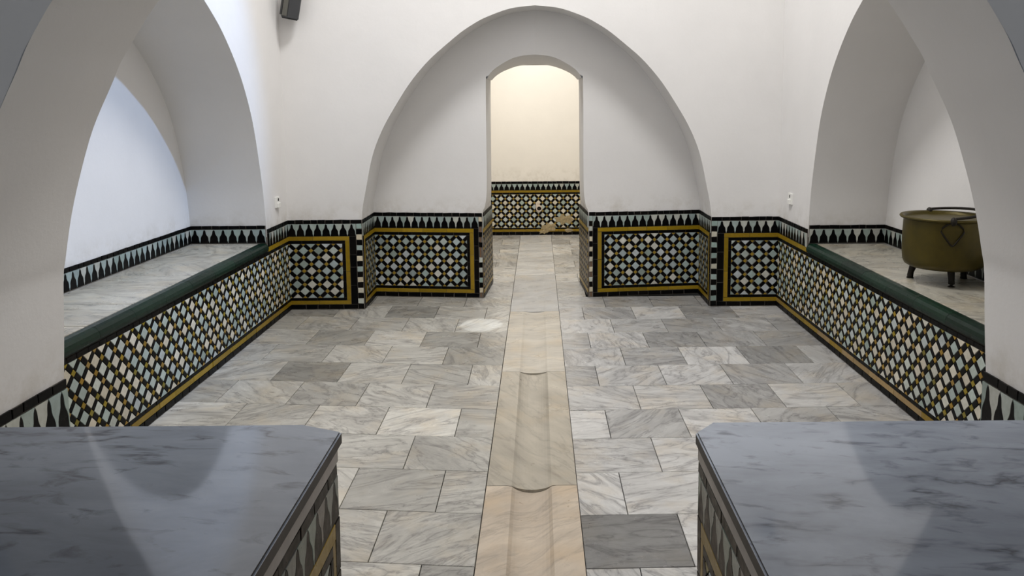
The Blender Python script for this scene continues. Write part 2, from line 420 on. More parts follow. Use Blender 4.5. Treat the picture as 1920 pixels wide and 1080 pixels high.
PB = [(1.515, .0), (1.515, .6), (1.512, .80), (1.498, 1.05), (1.478, 1.15), (1.427, 1.36), (1.362, 1.55), (1.28, 1.712), (1.237, 1.795), (1.145, 1.935), (1.0, 2.11), (.82, 2.28), (.6, 2.44), (.4, 2.54), (.2, 2.60), (.0, 2.62)]
PF, PA, PB = smooth_prof(PF), smooth_prof(PA), smooth_prof(PB)

def wob(k, amp=0.004):
    return amp * (math.sin(k * 0.37) * 0.6 + math.sin(k * 0.21 + 1.3) * 0.8 + math.sin(k * 0.9) * 0.15)
def arch_mesh(name, to3, a0, a1, ztop, centre, prof, depth_to3=None, z0=0.0, rear=None):
    """wall face with an arched opening: to3(a, z) places it; depth_to3(a, z) gives the rear ring of the soffit"""
    V, F = [], []
    def add(p): V.append(p); return len(V) - 1
    P = [(h + wob(i), z) for i, (h, z) in enumerate(prof)]; P[-1] = prof[-1]
    Rr = rear or prof
    for side in (-1, 1):
        edge = a0 if side < 0 else a1
        ring = [add(to3(centre + side * h, z)) for h, z in P]
        outer = [add(to3(edge, z)) for h, z in P]
        for i in range(len(P) - 1):
            F.append((outer[i], ring[i], ring[i + 1], outer[i + 1]))
        t = add(to3(edge, ztop)); c = add(to3(centre, ztop))
        F.append((outer[-1], ring[-1], c, t))
        if z0 < P[0][1]:
            pass
        if depth_to3:
            rr = [add(depth_to3(centre + side * h, z)) for h, z in Rr]
            r2 = [add(to3(centre + side * h, z)) for h, z in P]
            for i in range(len(P) - 1): F.append((r2[i], rr[i], rr[i + 1], r2[i + 1]))
    return V, F
def plaster_obj(name, V, F, mat=PLASTER):
    bm = bmesh.new(); vs = [bm.verts.new(v) for v in V]; bm.verts.ensure_lookup_table()
    for f in F:
        try: bm.faces.new([vs[i] for i in f])
        except ValueError: pass
    bmesh.ops.recalc_face_normals(bm, faces=list(bm.faces))
    me = bpy.data.meshes.new(name); bm.to_mesh(me); bm.free()
    for p in me.polygons: p.use_smooth = True
    o = link(name, me, None, None, mat); o['kind'] = 'structure'; return o
ZW = 3.7
XL, XR, YF, YB = -1.98, 1.97, 6.37, 2.55
CF = 0.022
def niche_y(x):
    return 6.72 + 0.11 * (abs(x - CF) - 0.44) / 0.96
# front wall with its niche
V, F = arch_mesh('wall_front', lambda a, z: (a, YF, z), XL, XR, ZW, CF, PF, lambda a, z: (a, niche_y(a), z))
wall_front = plaster_obj('wall_front', V, F)
tag(wall_front, 'white plaster end wall with a wide arched niche', kind='structure')
# niche wall with doorway
def interp(prof, z):
    for (h0, z0), (h1, z1) in zip(prof, prof[1:]):
        if z0 <= z <= z1 and z1 > z0: return h0 + (h1 - h0) * (z - z0) / (z1 - z0)
    return 0.0 if z > prof[-1][1] else prof[0][0]
PD = smooth_prof([(.452, 0), (.45, .5), (.446, .735), (.425, .80), (.408, 1.0), (.405, 1.80), (.392, 1.86), (.335, 1.935), (.20, 2.015), (.10, 2.043), (.0, 2.051)])
PD2 = smooth_prof([(.412, 0), (.412, .5), (.412, .735), (.41, .80), (.405, 1.0), (.400, 1.80), (.385, 1.87), (.315, 1.93), (.20, 1.98), (.10, 2.003), (.0, 2.011)])
CD = 0.012
V, F = [], []
zs = sorted(set([z for _, z in PD] + [z for h, z in PF if z > 0]))
zs = [z for i, z in enumerate(zs) if i == 0 or z - zs[i - 1] > 1e-4]
for side in (-1, 1):
    rows = []
    for z in zs:
        hd, hf = interp(PD, z), interp(PF, z)
        x0 = CD + side * hd if hd > 0 else CF; x1 = CF + side * hf
        row = []
        for k in range(5):
            x = x0 + (x1 - x0) * k / 4; V.append((x, niche_y(x), z)); row.append(len(V) - 1)
        rows.append(row)
    for r0, r1 in zip(rows, rows[1:]):
        for k in range(4): F.append((r0[k], r0[k + 1], r1[k + 1], r1[k]))
    n0 = [len(V) + i for i in range(len(PD))]; V += [(CD + side * h, niche_y(CD + side * h), z) for h, z in PD]
    n1 = [len(V) + i for i in range(len(PD2))]; V += [(CD + side * h, 7.33, z) for h, z in PD2]
    for i in range(len(PD) - 1): F.append((n0[i], n1[i], n1[i + 1], n0[i + 1]))
wall_niche = plaster_obj('wall_niche', V, F)
tag(wall_niche, 'white plaster wall at the back of the niche with the doorway', kind='structure')

def side_wall(name, X, c, sgn, depth):
    Xd = X + sgn * depth
    rear = [(h, z if z < .8 else .8 + (z - .8) * 0.935) for h, z in PA]
    V, F = arch_mesh(name, lambda a, z: (X, a, z), YB, YF, ZW, c, PA, lambda a, z: (Xd, a, z), rear=rear)
    # wall beside the bench, below the opening
    for y0, y1 in ((YB, c - PA[0][0]), (c + PA[0][0], YF)):
        b = len(V); V += [(X, y0, 0), (X, y1, 0), (X, y1, PA[0][1]), (X, y0, PA[0][1])]; F.append((b, b + 1, b + 2, b + 3))
    # alcove back wall
    for side in (-1, 1):
        a = [len(V) + i for i in range(len(rear))]; V += [(Xd, c + side * h, z) for h, z in rear]
        e = [len(V) + i for i in range(len(rear))]; V += [(Xd, c, z) for h, z in rear]
        for i in range(len(rear) - 1): F.append((a[i], e[i], e[i + 1], a[i + 1]))
    return plaster_obj(name, V, F)
CL, CR, DL, DR = 4.55, 4.35, 0.56, 0.55
wall_left = side_wall('wall_left', XL, CL, -1, DL)
tag(wall_left, 'white plaster wall with arched alcove on the left', kind='structure')
wall_right = side_wall('wall_right', XR, CR, 1, DR)
tag(wall_right, 'white plaster wall with arched alcove holding the cauldron', kind='structure')
# wall with the arch the camera looks through
YN = 2.07
V, F = arch_mesh('wall_near', lambda a, z: (a, YB, z), XL, XR, ZW, -0.01, PB, lambda a, z: (a, YN, z))
V2, F2 = arch_mesh('wall_near', lambda a, z: (a, YN, z), -2.7, 2.7, ZW, -0.01, PB)
b = len(V); V += V2; F += [tuple(i + b for i in f) for f in F2]
wall_near = plaster_obj('wall_near', V, F)
tag(wall_near, 'thick white plaster arch nearest the viewer framing the chamber', kind='structure')
# entry room shell
def quadwall(name, quads, label, mat=PLASTER):
    V, F = [], []
    for q in quads: b = len(V); V += q; F.append(tuple(range(b, b + 4)))
    o = link(name, mesh(name, V, F), None, None, mat); tag(o, label, kind='structure'); return o
quadwall('wall_entry_left', [[(-2.7, -2.6, 0), (-2.7, YN, 0), (-2.7, YN, 3.2), (-2.7, -2.6, 3.2)]], 'plaster wall of the entry room, left side')
quadwall('wall_entry_right', [[(2.7, -2.6, 0), (2.7, YN, 0), (2.7, YN, 3.2), (2.7, -2.6, 3.2)]], 'plaster wall of the entry room, right side')
quadwall('wall_entry_rear', [[(-2.7, -2.6, 0), (2.7, -2.6, 0), (2.7, -2.6, 3.2), (-2.7, -2.6, 3.2)]], 'plaster wall of the entry room behind the viewer')
quadwall('ceiling_entry', [[(-2.7, -2.6, 3.2), (2.7, -2.6, 3.2), (2.7, YN, 3.2), (-2.7, YN, 3.2)]], 'flat white ceiling of the entry room')
# back room shell
YR = 10.16
wall_far = quadwall('wall_far', [[(-1.7, YR, 0), (1.7, YR, 0), (1.7, YR, 3.3), (-1.7, YR, 3.3)]], 'cream wall of the room seen through the doorway', PLASTER_CREAM)
quadwall('wall_far_left', [[(-1.7, 7.33, 0), (-1.7, YR, 0), (-1.7, YR, 3.3), (-1.7, 7.33, 3.3)]], 'cream side wall of the back room, left', PLASTER_CREAM)
quadwall('wall_far_right', [[(1.7, 7.33, 0), (1.7, YR, 0), (1.7, YR, 3.3), (1.7, 7.33, 3.3)]], 'cream side wall of the back room, right', PLASTER_CREAM)
quadwall('ceiling_far', [[(-1.7, 7.33, 3.3), (1.7, 7.33, 3.3), (1.7, YR, 3.3), (-1.7, YR, 3.3)]], 'ceiling of the back room', PLASTER_CREAM)
quadwall('wall_far_near', [[(-1.7, 7.33, 0), (CD - .412, 7.33, 0), (CD - .412, 7.33, 2.0), (-1.7, 7.33, 2.0)], [(CD + .412, 7.33, 0), (1.7, 7.33, 0), (1.7, 7.33, 2.0), (CD + .412, 7.33, 2.0)], [(-1.7, 7.33, 2.0), (1.7, 7.33, 2.0), (1.7, 7.33, 3.3), (-1.7, 7.33, 3.3)]], 'back room wall around the doorway', PLASTER_CREAM)
# domed ceiling, square at the wall heads, round above, open at the oculus
V, F = [], []
cx, cy, hx, hy = (XL + XR) / 2, (YB + YF) / 2, (XR - XL) / 2, (YF - YB) / 2
NS, NR = 64, 12
for r in range(NR + 1):
    t = r / NR; k = math.cos(t * math.pi / 2 * 0.86); z = ZW + 1.95 * math.sin(t * math.pi / 2 * 0.86)
    for s_ in range(NS):
        a = 2 * math.pi * s_ / NS + math.pi / NS; c, s2 = math.cos(a), math.sin(a)
        sq = 1 / max(abs(c), abs(s2)); w = (1 - min(1, t * 1.6))
        rr = (sq * w + (1 - w)) * k
        V.append((cx + hx * c * rr, cy + hy * s2 * rr, z))
for r in range(NR):
    for s_ in range(NS):
        F.append((r * NS + s_, r * NS + (s_ + 1) % NS, (r + 1) * NS + (s_ + 1) % NS, (r + 1) * NS + s_))
# square rim down to the wall heads
b = len(V)
o = link('ceiling', mesh('ceiling', V, F, True), None, None, PLASTER); tag(o, 'white plaster dome with an oculus over the chamber', kind='structure')

# ------------------------------------------------------------------ floor
bv, bf = box_data(-2.7, 2.7, -2.6, YR + .02, -0.09, -0.036)
floor = link('floor', mesh('floor', bv, bf), None, None, MORTAR); tag(floor, 'grey veined marble paving with a central drain channel', kind='structure')
def tint(v, warm=0.0, cool=0.0):
    c = srgb(*(255 * v,) * 3); return (c[0] * (1 + warm * .03 - cool * .02), c[1] * (1 + warm * 0.005), c[2] * (1 - warm * .07 + cool * .05), 1)
def slab(poly, col, name='paving_slab', parent=floor, z=0.0, th=0.034, mat=MARBLE, gap=0.0016):
    n = len(poly); cx = sum(p[0] for p in poly) / n; cy = sum(p[1] for p in poly) / n
    loc = []
    for x, y in poly:
        x -= cx; y -= cy
        loc.append((x - math.copysign(gap, x), y - math.copysign(gap, y)))
    v, f = prism('', loc, th, 0.0015)
    me = mesh(name, v, f)
    o = link(name, me, parent, Matrix.Translation((cx, cy, z - th + random.uniform(-.0006, .0004))) @ Matrix.Rotation(random.gauss(0, .0012), 4, 'X') @ Matrix.Rotation(random.gauss(0, .0012), 4, 'Y'), mat)
    o.color = col; return o
CH = 0.195
LV = {-2: [.66, .66, .64, .6], -1: [.70, .66, .62, .54, .6, .6], 0: [.72, .71, .58, .70, .56], 1: [.74, .71, .68, .67, .64], 2: [.67, .61, .78, .60, .68], 3: [.60, .72, .74, .66, .67],
      4: [.71, .65, .73, .55, .67], 5: [.68, .72, .64, .70, .64], 6: [.67, .80, .75, .68, .74], 7: [.66, .71, .70, .7], 8: [.70, .64, .76, .7], 9: [.70, .72, .7], 10: [.62, .74, .7]}
RV = {-2: [.68, .66, .64, .6], -1: [.67, .63, .60, .62, .6], 0: [.70, .68, .77, .60, .75], 1: [.74, .68, .62, .70, .65], 2: [.65, .75, .60, .64, .62], 3: [.71, .65, .78, .58, .69],
      4: [.63, .71, .76, .66, .74], 5: [.72, .74, .62, .76, .68], 6: [.80, .66, .79, .66, .68], 7: [.71, .77, .7], 8: [.76, .76, .7], 9: [.46, .80, .7], 10: [.72, .72, .7]}
for sgn, a0, pitch, sl, vals in ((-1, 6.366, .3723, -.088, LV), (1, 6.354, .3715, .017, RV)):
    ln = lambda k, x: a0 - pitch * k + sl * x * (1 if k > 5 else 1)
    for k in range(-1, 24):
        even = k % 2 == 0
        js = [CH] + ([.385, .78, 1.17, 1.58] if even else [.58, .97, 1.365, 1.77]) + [1.985, 2.38, 2.7]
        if ln(k, 1) < -2.2: break
        for i in range(len(js) - 1):
            x0, x1 = js[i], js[i + 1]
            y = ln(k + .5, sgn * x0)
            lim = 1.985 if y > YB - .1 else (1.53 if y > YN else 2.7)
            if k == -1: lim = 1.42
            if x0 >= lim - .01: continue
            x1 = min(x1, lim)
            A, B = sgn * x0, sgn * x1
            top = lambda x: min(ln(k, x), 6.84 if k == -1 else 99)
            pl = [(A, ln(k + 1, A)), (B, ln(k + 1, B)), (B, top(B)), (A, top(A))]
            if sgn < 0: pl = [(B, pl[1][1]), (A, pl[0][1]), (A, pl[3][1]), (B, pl[2][1])]
            vv = vals.get(k, [])
            lvl = vv[i] if i < len(vv) else random.uniform(.62, .76)
            slab(pl, tint(lvl + .05, warm=1.3 if sgn < 0 else .5, cool=.25 if sgn > 0 and k < 5 else 0))
# passage and back-room rows
for sgn, ys in ((-1, [10.16, 9.80, 9.44, 9.13, 8.85, 8.36, 8.08, 7.71, 7.33, 6.74]), (1, [10.16, 9.78, 9.40, 9.08, 8.77, 8.40, 8.05, 7.72, 7.34, 7.03, 6.73])):
    for k, (y1, y0) in enumerate(zip(ys, ys[1:])):
        js = [CH] + ([.41, .8, 1.2, 1.7] if k % 2 else [.62, 1.02, 1.45, 1.7])
        for x0, x1 in zip(js, js[1:]):
            if y0 < 7.3:
                if x0 > .41: continue
                x1 = .44
            A, B = sorted((sgn * x0, sgn * x1))
            slab([(A, y0), (B, y0), (B, y1), (A, y1)], tint(random.uniform(.70, .84), warm=.8))
# channel slabs, hollowed along the middle
def channel_slab(y0, y1, depth, half, col):
    xs = [-CH + .0016, -half - .02] + [half * (-1 + 2 * i / 12) for i in range(13)] + [half + .02, CH - .0016]
    V, F = [], []
    for y in (y0 + .0016, y1 - .0016):
        for x in xs:
            d = depth * max(0, 1 - (x / (half + .002)) ** 2) ** .75
            V.append((x, y - (y0 + y1) / 2, 0.036 - d))
        for x in (xs[-1], xs[0]): V.append((x, y - (y0 + y1) / 2, 0))
    n = len(xs) + 2
    for i in range(n): F.append((i, (i + 1) % n, n + (i + 1) % n, n + i))
    F += [tuple(reversed(range(n))), tuple(range(n, 2 * n))]
    bm = bmesh.new(); vs = [bm.verts.new(v) for v in V]
    for f in F: bm.faces.new([vs[i] for i in f])
    bmesh.ops.recalc_face_normals(bm, faces=list(bm.faces))
    me = bpy.data.meshes.new('channel_slab'); bm.to_mesh(me); bm.free()
    o = link('channel_slab', me, floor, Matrix.Translation((0.0005, (y0 + y1) / 2, -.0358)), CHANNEL); o.color = col
for y0, y1, d, c in ((7.66, 10.16, .002, tint(.80, .5)), (6.25, 7.66, .004, tint(.74, .5)), (4.77, 6.25, .010, srgb(200, 193, 179)), (3.27, 4.77, .020, srgb(184, 176, 160)), (1.7, 3.27, .032, srgb(206, 191, 171)), (.2, 1.7, .022, tint(.8, 1.5)), (-1.4, .2, .022, tint(.88, 1.0))):
    channel_slab(y0, y1, d, .085, c)

# ------------------------------------------------------------------ dado tile work
# front wall, either side of the niche arch
dado(wall_front, (XL, YF, 0), (1, 0, 0), (CF - 1.405) - XL, pu=.121, phase=0.0, br=True, qr=.048, key='fl', stuff=('small_square_tile',))
dado(wall_front, (CF + 1.405, YF, 0), (1, 0, 0), XR - (CF + 1.405), pu=.113, phase=.055, bl=True, ql=.048, key='fr', stuff=('small_square_tile',))
# niche reveals (seen at a slant)
ylo = niche_y(CF + 1.4)
dado(wall_front, (CF - 1.405, YF + .002, 0), (0, 1, 0), ylo - YF - .004, pu=.112, bl=True, pal=WORN + TEAL[:3], allstuff=True, edge=.02)
dado(wall_front, (CF + 1.405, ylo, 0), (0, -1, 0), ylo - YF - .004, pu=.112, br=True, pal=WORN + TEAL[:3], allstuff=True, edge=.02)
# niche panels beside the doorway
xd0, xd1 = CD - .452, CD + .452
pa, pb = Vector((CF - 1.40, niche_y(CF - 1.40), 0)), Vector((xd0, niche_y(xd0), 0))
dado(wall_niche, pa, pb - pa, (pb - pa).length, pu=.1105, phase=.055, br=True, qr=.032, key='nl', stuff=('small_square_tile',), worn=True, edge=.042)
pa, pb = Vector((xd1, niche_y(xd1), 0)), Vector((CF + 1.40, niche_y(CF + 1.40), 0))
dado(wall_niche, pa, pb - pa, (pb - pa).length, pu=.1105, phase=.05, bl=True, ql=.032, key='nr', stuff=('small_square_tile',), worn=True, edge=.042)
# door jambs
pa, pb = Vector((xd0 + .002, niche_y(xd0) + .003, 0)), Vector((CD - .41, 7.33, 0))
dado(wall_niche, pa, pb - pa, (pb - pa).length, pu=.11, pal=WORN, allstuff=True)
pa, pb = Vector((CD + .41, 7.33, 0)), Vector((xd1 - .002, niche_y(xd1) + .003, 0))
dado(wall_niche, pa, pb - pa, (pb - pa).length, pu=.11, pal=WORN, allstuff=True)
# worn brick showing on the door corners
for x in (xd0 + .0, xd1 - .0):
    me = bevelled_box('worn_corner', -.014, .014, -.012, .012, 0, .70, .006)
    link('worn_corner', me, wall_niche, Matrix.Translation((x + (-.012 if x < 0 else .012), niche_y(x) + .0095, .005)), BRICKY)
# far wall of the back room
zs_save = (ZB, ZY, ZK, ZP, ZK2, ZY2, ZT, ZS)
ZB, ZY, ZK, ZP, ZK2, ZY2, ZT, ZS = .046, .078, .097, .528, .550, .580, .662, .695
dado(wall_far, (-1.0, YR, 0), (1, 0, 0), 2.0, pu=.106, phase=.03, pal=PALE, key='fw', stuff=('small_square_tile', 'bar_tile'))
ZB, ZY, ZK, ZP, ZK2, ZY2, ZT, ZS = zs_save
# jambs of the near arch
ZP, ZK2, ZY2 = .49, .515, .55
dado(wall_near, (-.01 - 1.515, YN, 0), (0, 1, 0), YB - YN, pu=.112, key='jl', stuff=('small_square_tile', 'bar_tile'), pal=PALE)
dado(wall_near, (-.01 + 1.515, YB, 0), (0, -1, 0), YB - YN, pu=.112, key='jr', stuff=('small_square_tile', 'bar_tile'), pal=PALE)
ZB, ZY, ZK, ZP, ZK2, ZY2, ZT, ZS = zs_save

# ------------------------------------------------------------------ benches in the alcoves
def bench(side):
    X, c, dep, sgn = (XL, CL, DL, -1) if side == 'left' else (XR, CR, DR, 1)
    wall = wall_left if side == 'left' else wall_right
    hw = 1.32; y0, y1 = c - hw, c + hw; Xd = X + sgn * dep
    lab = {'left': 'tiled masonry bench with empty marble seat in the left alcove', 'right': 'tiled masonry bench carrying the brass cauldron in the right alcove'}[side]
    t = thing('tiled_bench', lab, 'bench', (X + sgn * dep / 2, c, 0), 'alcove benches')
    xs = sorted((X + sgn * .002, Xd - sgn * .002))
    v, f = box_data(xs[0], xs[1], y0 + .004, y1 - .004, 0, .598); link('body', mesh('body', v, f), t, None, GROUT)
    ya, yb = YB + .03, YF - .006
    xs = sorted((X + sgn * .01, X - sgn * .004))
    v, f = box_data(xs[0], xs[1], ya, yb, 0, ZK2 - .002); link('face_bed', mesh('face_bed', v, f), t, None, GROUT)
    # seat slabs
    xin, xout = X + sgn * .065, Xd - sgn * .006
    n = 7 if side == 'left' else 6
    ys = [y0 + .006 + (y1 - y0 - .012) * i / n + (random.uniform(-.03, .03) if 0 < i < n else 0) for i in range(n + 1)]
    for i in range(n):
        A, B = sorted((xin, xout))
        slab([(A, ys[i]), (B, ys[i]), (B, ys[i + 1]), (A, ys[i + 1])], tint(random.uniform(.70, .78) if side == 'left' else random.uniform(.66, .74), 2.2), 'seat_slab', t, .628, .028)
    # green rounded nosing
    prof = [(.066, .600), (.066, .624), (.050, .630), (.020, .631), (.004, .625), (-.008, .612), (-.014, .596), (-.012, .580), (-.006, .570), (.010, .568)]
    k = 8; 
    for i in range(k):
        s0, s1 = y0 + .004 + (y1 - y0 - .008) * i / k, y0 + .004 + (y1 - y0 - .008) * (i + 1) / k
        V = [(X + sgn * px, y, pz) for y in (s0 + .001, s1 - .001) for px, pz in prof]; m_ = len(prof)
        F = [(j, (j + 1) % m_, m_ + (j + 1) % m_, m_ + j) for j in range(m_)] + [tuple(range(m_)), tuple(range(m_, 2 * m_))]
        bm = bmesh.new(); vs = [bm.verts.new((p[0] - X, p[1] - (s0 + s1) / 2, p[2] - .6)) for p in V]
        for q in F: bm.faces.new([vs[j] for j in q])
        bmesh.ops.recalc_face_normals(bm, faces=list(bm.faces))
        me = bpy.data.meshes.new('nosing_tile'); bm.to_mesh(me); bm.free()
        o = link('nosing_tile', me, t, Matrix.Translation((X, (s0 + s1) / 2, .6 + random.uniform(-.001, .001))), GLAZE_GREEN); o.color = random.choice(GREEN)
        o['label'] = 'green glazed rounded edge tile'
    # face tiles
    if side == 'left': O, u = (X, ya, 0), (0, 1, 0); yo = lambda uu: abs(ya + uu - 3.45) + (5 if ya + uu < 3.3 else 0)
    else: O, u = (X, yb, 0), (0, -1, 0); yo = lambda uu: abs(yb - uu - 3.45) + (5 if yb - uu < 3.3 else 0)
    P = Panel(t, O, u); Ln = yb - ya
    P.run('base_tile', 0, Ln, Z0, ZB, .11, BLK, wob=.0015, gap=.005)
    P.run('border_tile', 0, Ln, ZB, ZY, .26, YELB if side == 'left' else YELB + [srgb(160, 132, 84), srgb(150, 124, 66), srgb(166, 138, 92)])
    P.run('thin_black_tile', 0, Ln, ZY, ZK, .13, BLK)
    P.run('thin_black_tile', 0, Ln, ZP, ZK2, .075, BLK)
    P.diamonds(0, Ln, ZK, ZP, .1135, 4, .03, PALE, key='bench', limit=300, order=yo)
    P.flush()
    # frieze between the alcove and the corner, and above the bench
    if side == 'left': q0, L_ = (X, y1 + .003, 0), YF - y1 - .006
    else: q0, L_ = (X, YF - .003, 0), YF - y1 - .006
    bk = backing(wall, q0, u, L_, ZK2, ZS - .003); P = Panel(bk, q0, u)
    P.run('edge_tile', 0, L_, ZT, ZS, .066, BLK, wob=.0015, gap=.004); P.run('border_tile', 0, L_, ZK2, ZY2, .24, YELB)
    sl = (0, .034) if side == 'left' else (L_ - .034, L_)
    P.rect('edge_tile', sl[0], sl[1], ZY2, ZT, BLK if side == 'left' else GREENISH)
    fr = (.034, L_) if side == 'left' else (0, L_ - .034)
    P.frieze(fr[0], fr[1], ZY2 + .001, ZT - .001)
    zb, zt, ze = .636, .738, .766
    yy0, yy1 = y0 + .012, y1 - .012
    xi, xo = X + sgn * .004, Xd - sgn * .0
    runs = []
    if side == 'left': runs = [((xo, y1 - .006, 0), (1, 0, 0), dep - .004), ((Xd, yy0, 0), (0, 1, 0), yy1 - yy0), ((X - .004, y0 + .006, 0), (-1, 0, 0), dep - .004)]
    else: runs = [((xi, y1 - .006, 0), (1, 0, 0), dep - .004), ((Xd, yy1, 0), (0, -1, 0), yy1 - yy0), ((Xd, y0 + .006, 0), (-1, 0, 0), dep - .004)]
    for O2, u2, L2 in runs:
        bk = backing(wall, O2, u2, L2, zb - .004, ze - .003, .01); P = Panel(bk, O2, u2)
        P.run('edge_tile', 0, L2, zt, ze, .066, BLK, wob=.0015, gap=.004)
        P.frieze(0, L2, zb, zt - .001, t0=.071)
    return t
bench('left'); bench('right')

# ------------------------------------------------------------------ marble-topped counters in the foreground
def counter(side):
    left = side == 'left'
    xi = -.398 if left else .378; sgn = -1 if left else 1
    yb = 1.735 if left else 1.730; zt = .90; ch = (.095, .042) if left else (.048, .056)
    xo = sgn * 1.72; y0 = -.15
    lab = 'low tiled counter with glossy blue-grey marble top, ' + ('left of the channel' if left else 'right of the channel')
    t = thing('tiled_counter', lab, 'counter', ((xi + xo) / 2, .8, 0), 'foreground counters')
    # top slab with clipped inner corner
    poly = [(xo, y0), (xi, y0), (xi, yb - ch[1]), (xi + sgn * ch[0], yb), (xo, yb)]
    cx, cy = (xi + xo) / 2, (y0 + yb) / 2
    bm = bmesh.new(); vb = [bm.verts.new((x - cx, y - cy, 0)) for x, y in poly]; bm.faces.new(vb)
    ex = bmesh.ops.extrude_face_region(bm, geom=list(bm.faces))
    bmesh.ops.translate(bm, vec=(0, 0, .026), verts=[v for v in ex['geom'] if isinstance(v, bmesh.types.BMVert)])
    bmesh.ops.recalc_face_normals(bm, faces=list(bm.faces))
    bmesh.ops.bevel(bm, geom=[e for e in bm.edges if all(v.co.z > .02 for v in e.verts)], offset=.004, segments=2, affect='EDGES')
    me = bpy.data.meshes.new('top_slab'); bm.to_mesh(me); bm.free()
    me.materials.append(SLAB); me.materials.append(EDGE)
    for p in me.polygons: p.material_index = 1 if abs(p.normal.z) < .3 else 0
    o = link('top_slab', me, t, Matrix.Translation((cx, cy, zt - .026)), SLAB); o.color = srgb(136, 144, 157) if left else srgb(170, 178, 192)  # left slab darker, right lighter: uneven light put into the colour
    o['label'] = 'polished blue-grey marble slab'
    bi = xi + sgn * .008; by = yb - .078
    v, f = box_data(min(bi, xo - sgn * .02), max(bi, xo - sgn * .02), y0 + .02, by, 0, zt - .0255); link('body', mesh('body', v, f), t, None, MORTARB)
    xm = sorted((xi + sgn * .0015, bi + sgn * .004))
    v, f = box_data(xm[0], xm[1], y0 + .03, by + .003, .847, zt - .0262); link('mortar_band', mesh('mortar_band', v, f), t, None, MORTARB)
    # inner side tiles
    if left: O, u, Ln = (bi, .35, 0), (0, 1, 0), by - .35
    else: O, u, Ln = (bi, by, 0), (0, -1, 0), by - .35
    P = Panel(t, O, u, lift=0.001)
    zk2, zy2, ztt, zs = .690, .725, .818, .846
    P.run('edge_tile', 0, Ln, ztt, zs, .10, BLKW, wob=.002, gap=.004)
    P.frieze(0, Ln, zy2, ztt, pal=FRZ, blk=BLKW)
    P.run('base_tile', 0, Ln, Z0, ZB, .11, BLKW, wob=.002)
    e, yw, kw = .036, .024, .02
    a, b = (0, Ln - e) if left else (e, Ln)
    P.run('edge_tile', *((Ln - e, Ln) if left else (0, e)), ZB, zy2, .13, BLKW, vertical=True)
    P.run('border_tile', a, b, zk2, zy2, .24, YELB); P.run('border_tile', a, b, ZB, ZY, .24, YELB)
    P.run('border_tile', *((b - yw, b) if left else (a, a + yw)), ZY, zk2, .24, YELB, vertical=True)
    a2, b2 = (a, b - yw) if left else (a + yw, b)
    P.run('thin_black_tile', a2, b2, zk2 - .025, zk2, .12, BLKW); P.run('thin_black_tile', a2, b2, ZY, ZK, .12, BLKW)
    P.run('thin_black_tile', *((b2 - kw, b2) if left else (a2, a2 + kw)), ZK, zk2 - .025, .12, BLKW, vertical=True)
    a3, b3 = (a2, b2 - kw) if left else (a2 + kw, b2)
    P.diamonds(a3, b3, ZK, zk2 - .025, .111, 5, .02, PALE, key='ctr')
    P.flush()
BLKW = [srgb(*c) for c in ((30, 26, 23), (25, 23, 21), (36, 31, 27))]
FRZ = [srgb(*c) for c in ((150, 162, 152), (140, 144, 138), (158, 166, 160), (146, 140, 134))]
EDGE = simple('shaded_edge_stone', srgb(92, 87, 82), 0.6, var=0.25, scale=25, spec=0.3)  # dusty brown edge, darkened further to put side-face shade into the colour
MORTARB = simple('counter_mortar', srgb(212, 204, 196), 0.8, var=0.2, scale=14, spec=0.2)
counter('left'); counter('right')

# ------------------------------------------------------------------ brass cauldron
def lathe(name, prof, n=48, smooth=True):
    V, F = [], []
    for r, z in prof:
        for i in range(n): a = 2 * math.pi * i / n; V.append((r * math.cos(a), r * math.sin(a), z))
    for k in range(len(prof) - 1):
        for i in range(n): F.append((k * n + i, k * n + (i + 1) % n, (k + 1) * n + (i + 1) % n, (k + 1) * n + i))
    if prof[0][0] > 0 and prof[0][0] < 1e9: F.append(tuple(reversed(range(n))))
    return mesh(name, V, F, smooth)
def tube(name, pts, r, n=10, closed=False):
    V, F = [], []; m_ = len(pts); pts = [Vector(p) for p in pts]
    for i, p in enumerate(pts):
        a = pts[(i - 1) % m_] if closed or i > 0 else p; b = pts[(i + 1) % m_] if closed or i < m_ - 1 else p
        d = (b - a).normalized(); q = d.to_track_quat('Z', 'Y')
        rr = r[i] if isinstance(r, (list, tuple)) else r
        for k in range(n): an = 2 * math.pi * k / n; V.append(tuple(p + q @ Vector((rr * math.cos(an), rr * math.sin(an), 0))))
    for i in range(m_ if closed else m_ - 1):
        j = (i + 1) % m_
        for k in range(n): F.append((i * n + k, i * n + (k + 1) % n, j * n + (k + 1) % n, j * n + k))
    if not closed: F += [tuple(reversed(range(n))), tuple(range((m_ - 1) * n, m_ * n))]
    return mesh(name, V, F, True)
cc = Vector((2.285, 4.38, .6295))
t = thing('cauldron', 'large dull brass cauldron on short legs standing on the right bench', 'cauldron', cc)
RB = .212
T0 = Matrix.Translation(cc); TB = T0 @ Matrix.Translation((0, 0, -.035))
link('body', lathe('body', [(.02, .115), (.12, .117), (.175, .124), (.198, .137), (.208, .16), (RB, .20), (RB + .001, .30), (RB - .002, .386), (RB - .002, .40), (RB - .010, .40), (RB - .012, .30), (RB - .014, .17), (.185, .145), (.10, .13), (.005, .13)]), t, TB, BRASS)
link('rim', lathe('rim', [(RB - .009, .392), (RB + .006, .390), (RB + .016, .396), (RB + .019, .403), (RB + .014, .409), (RB - .001, .407), (RB - .009, .400), (RB - .009, .392)]), t, TB, BRASS)
vdir = math.atan2(4.30, 2.22)          # direction away from the viewer
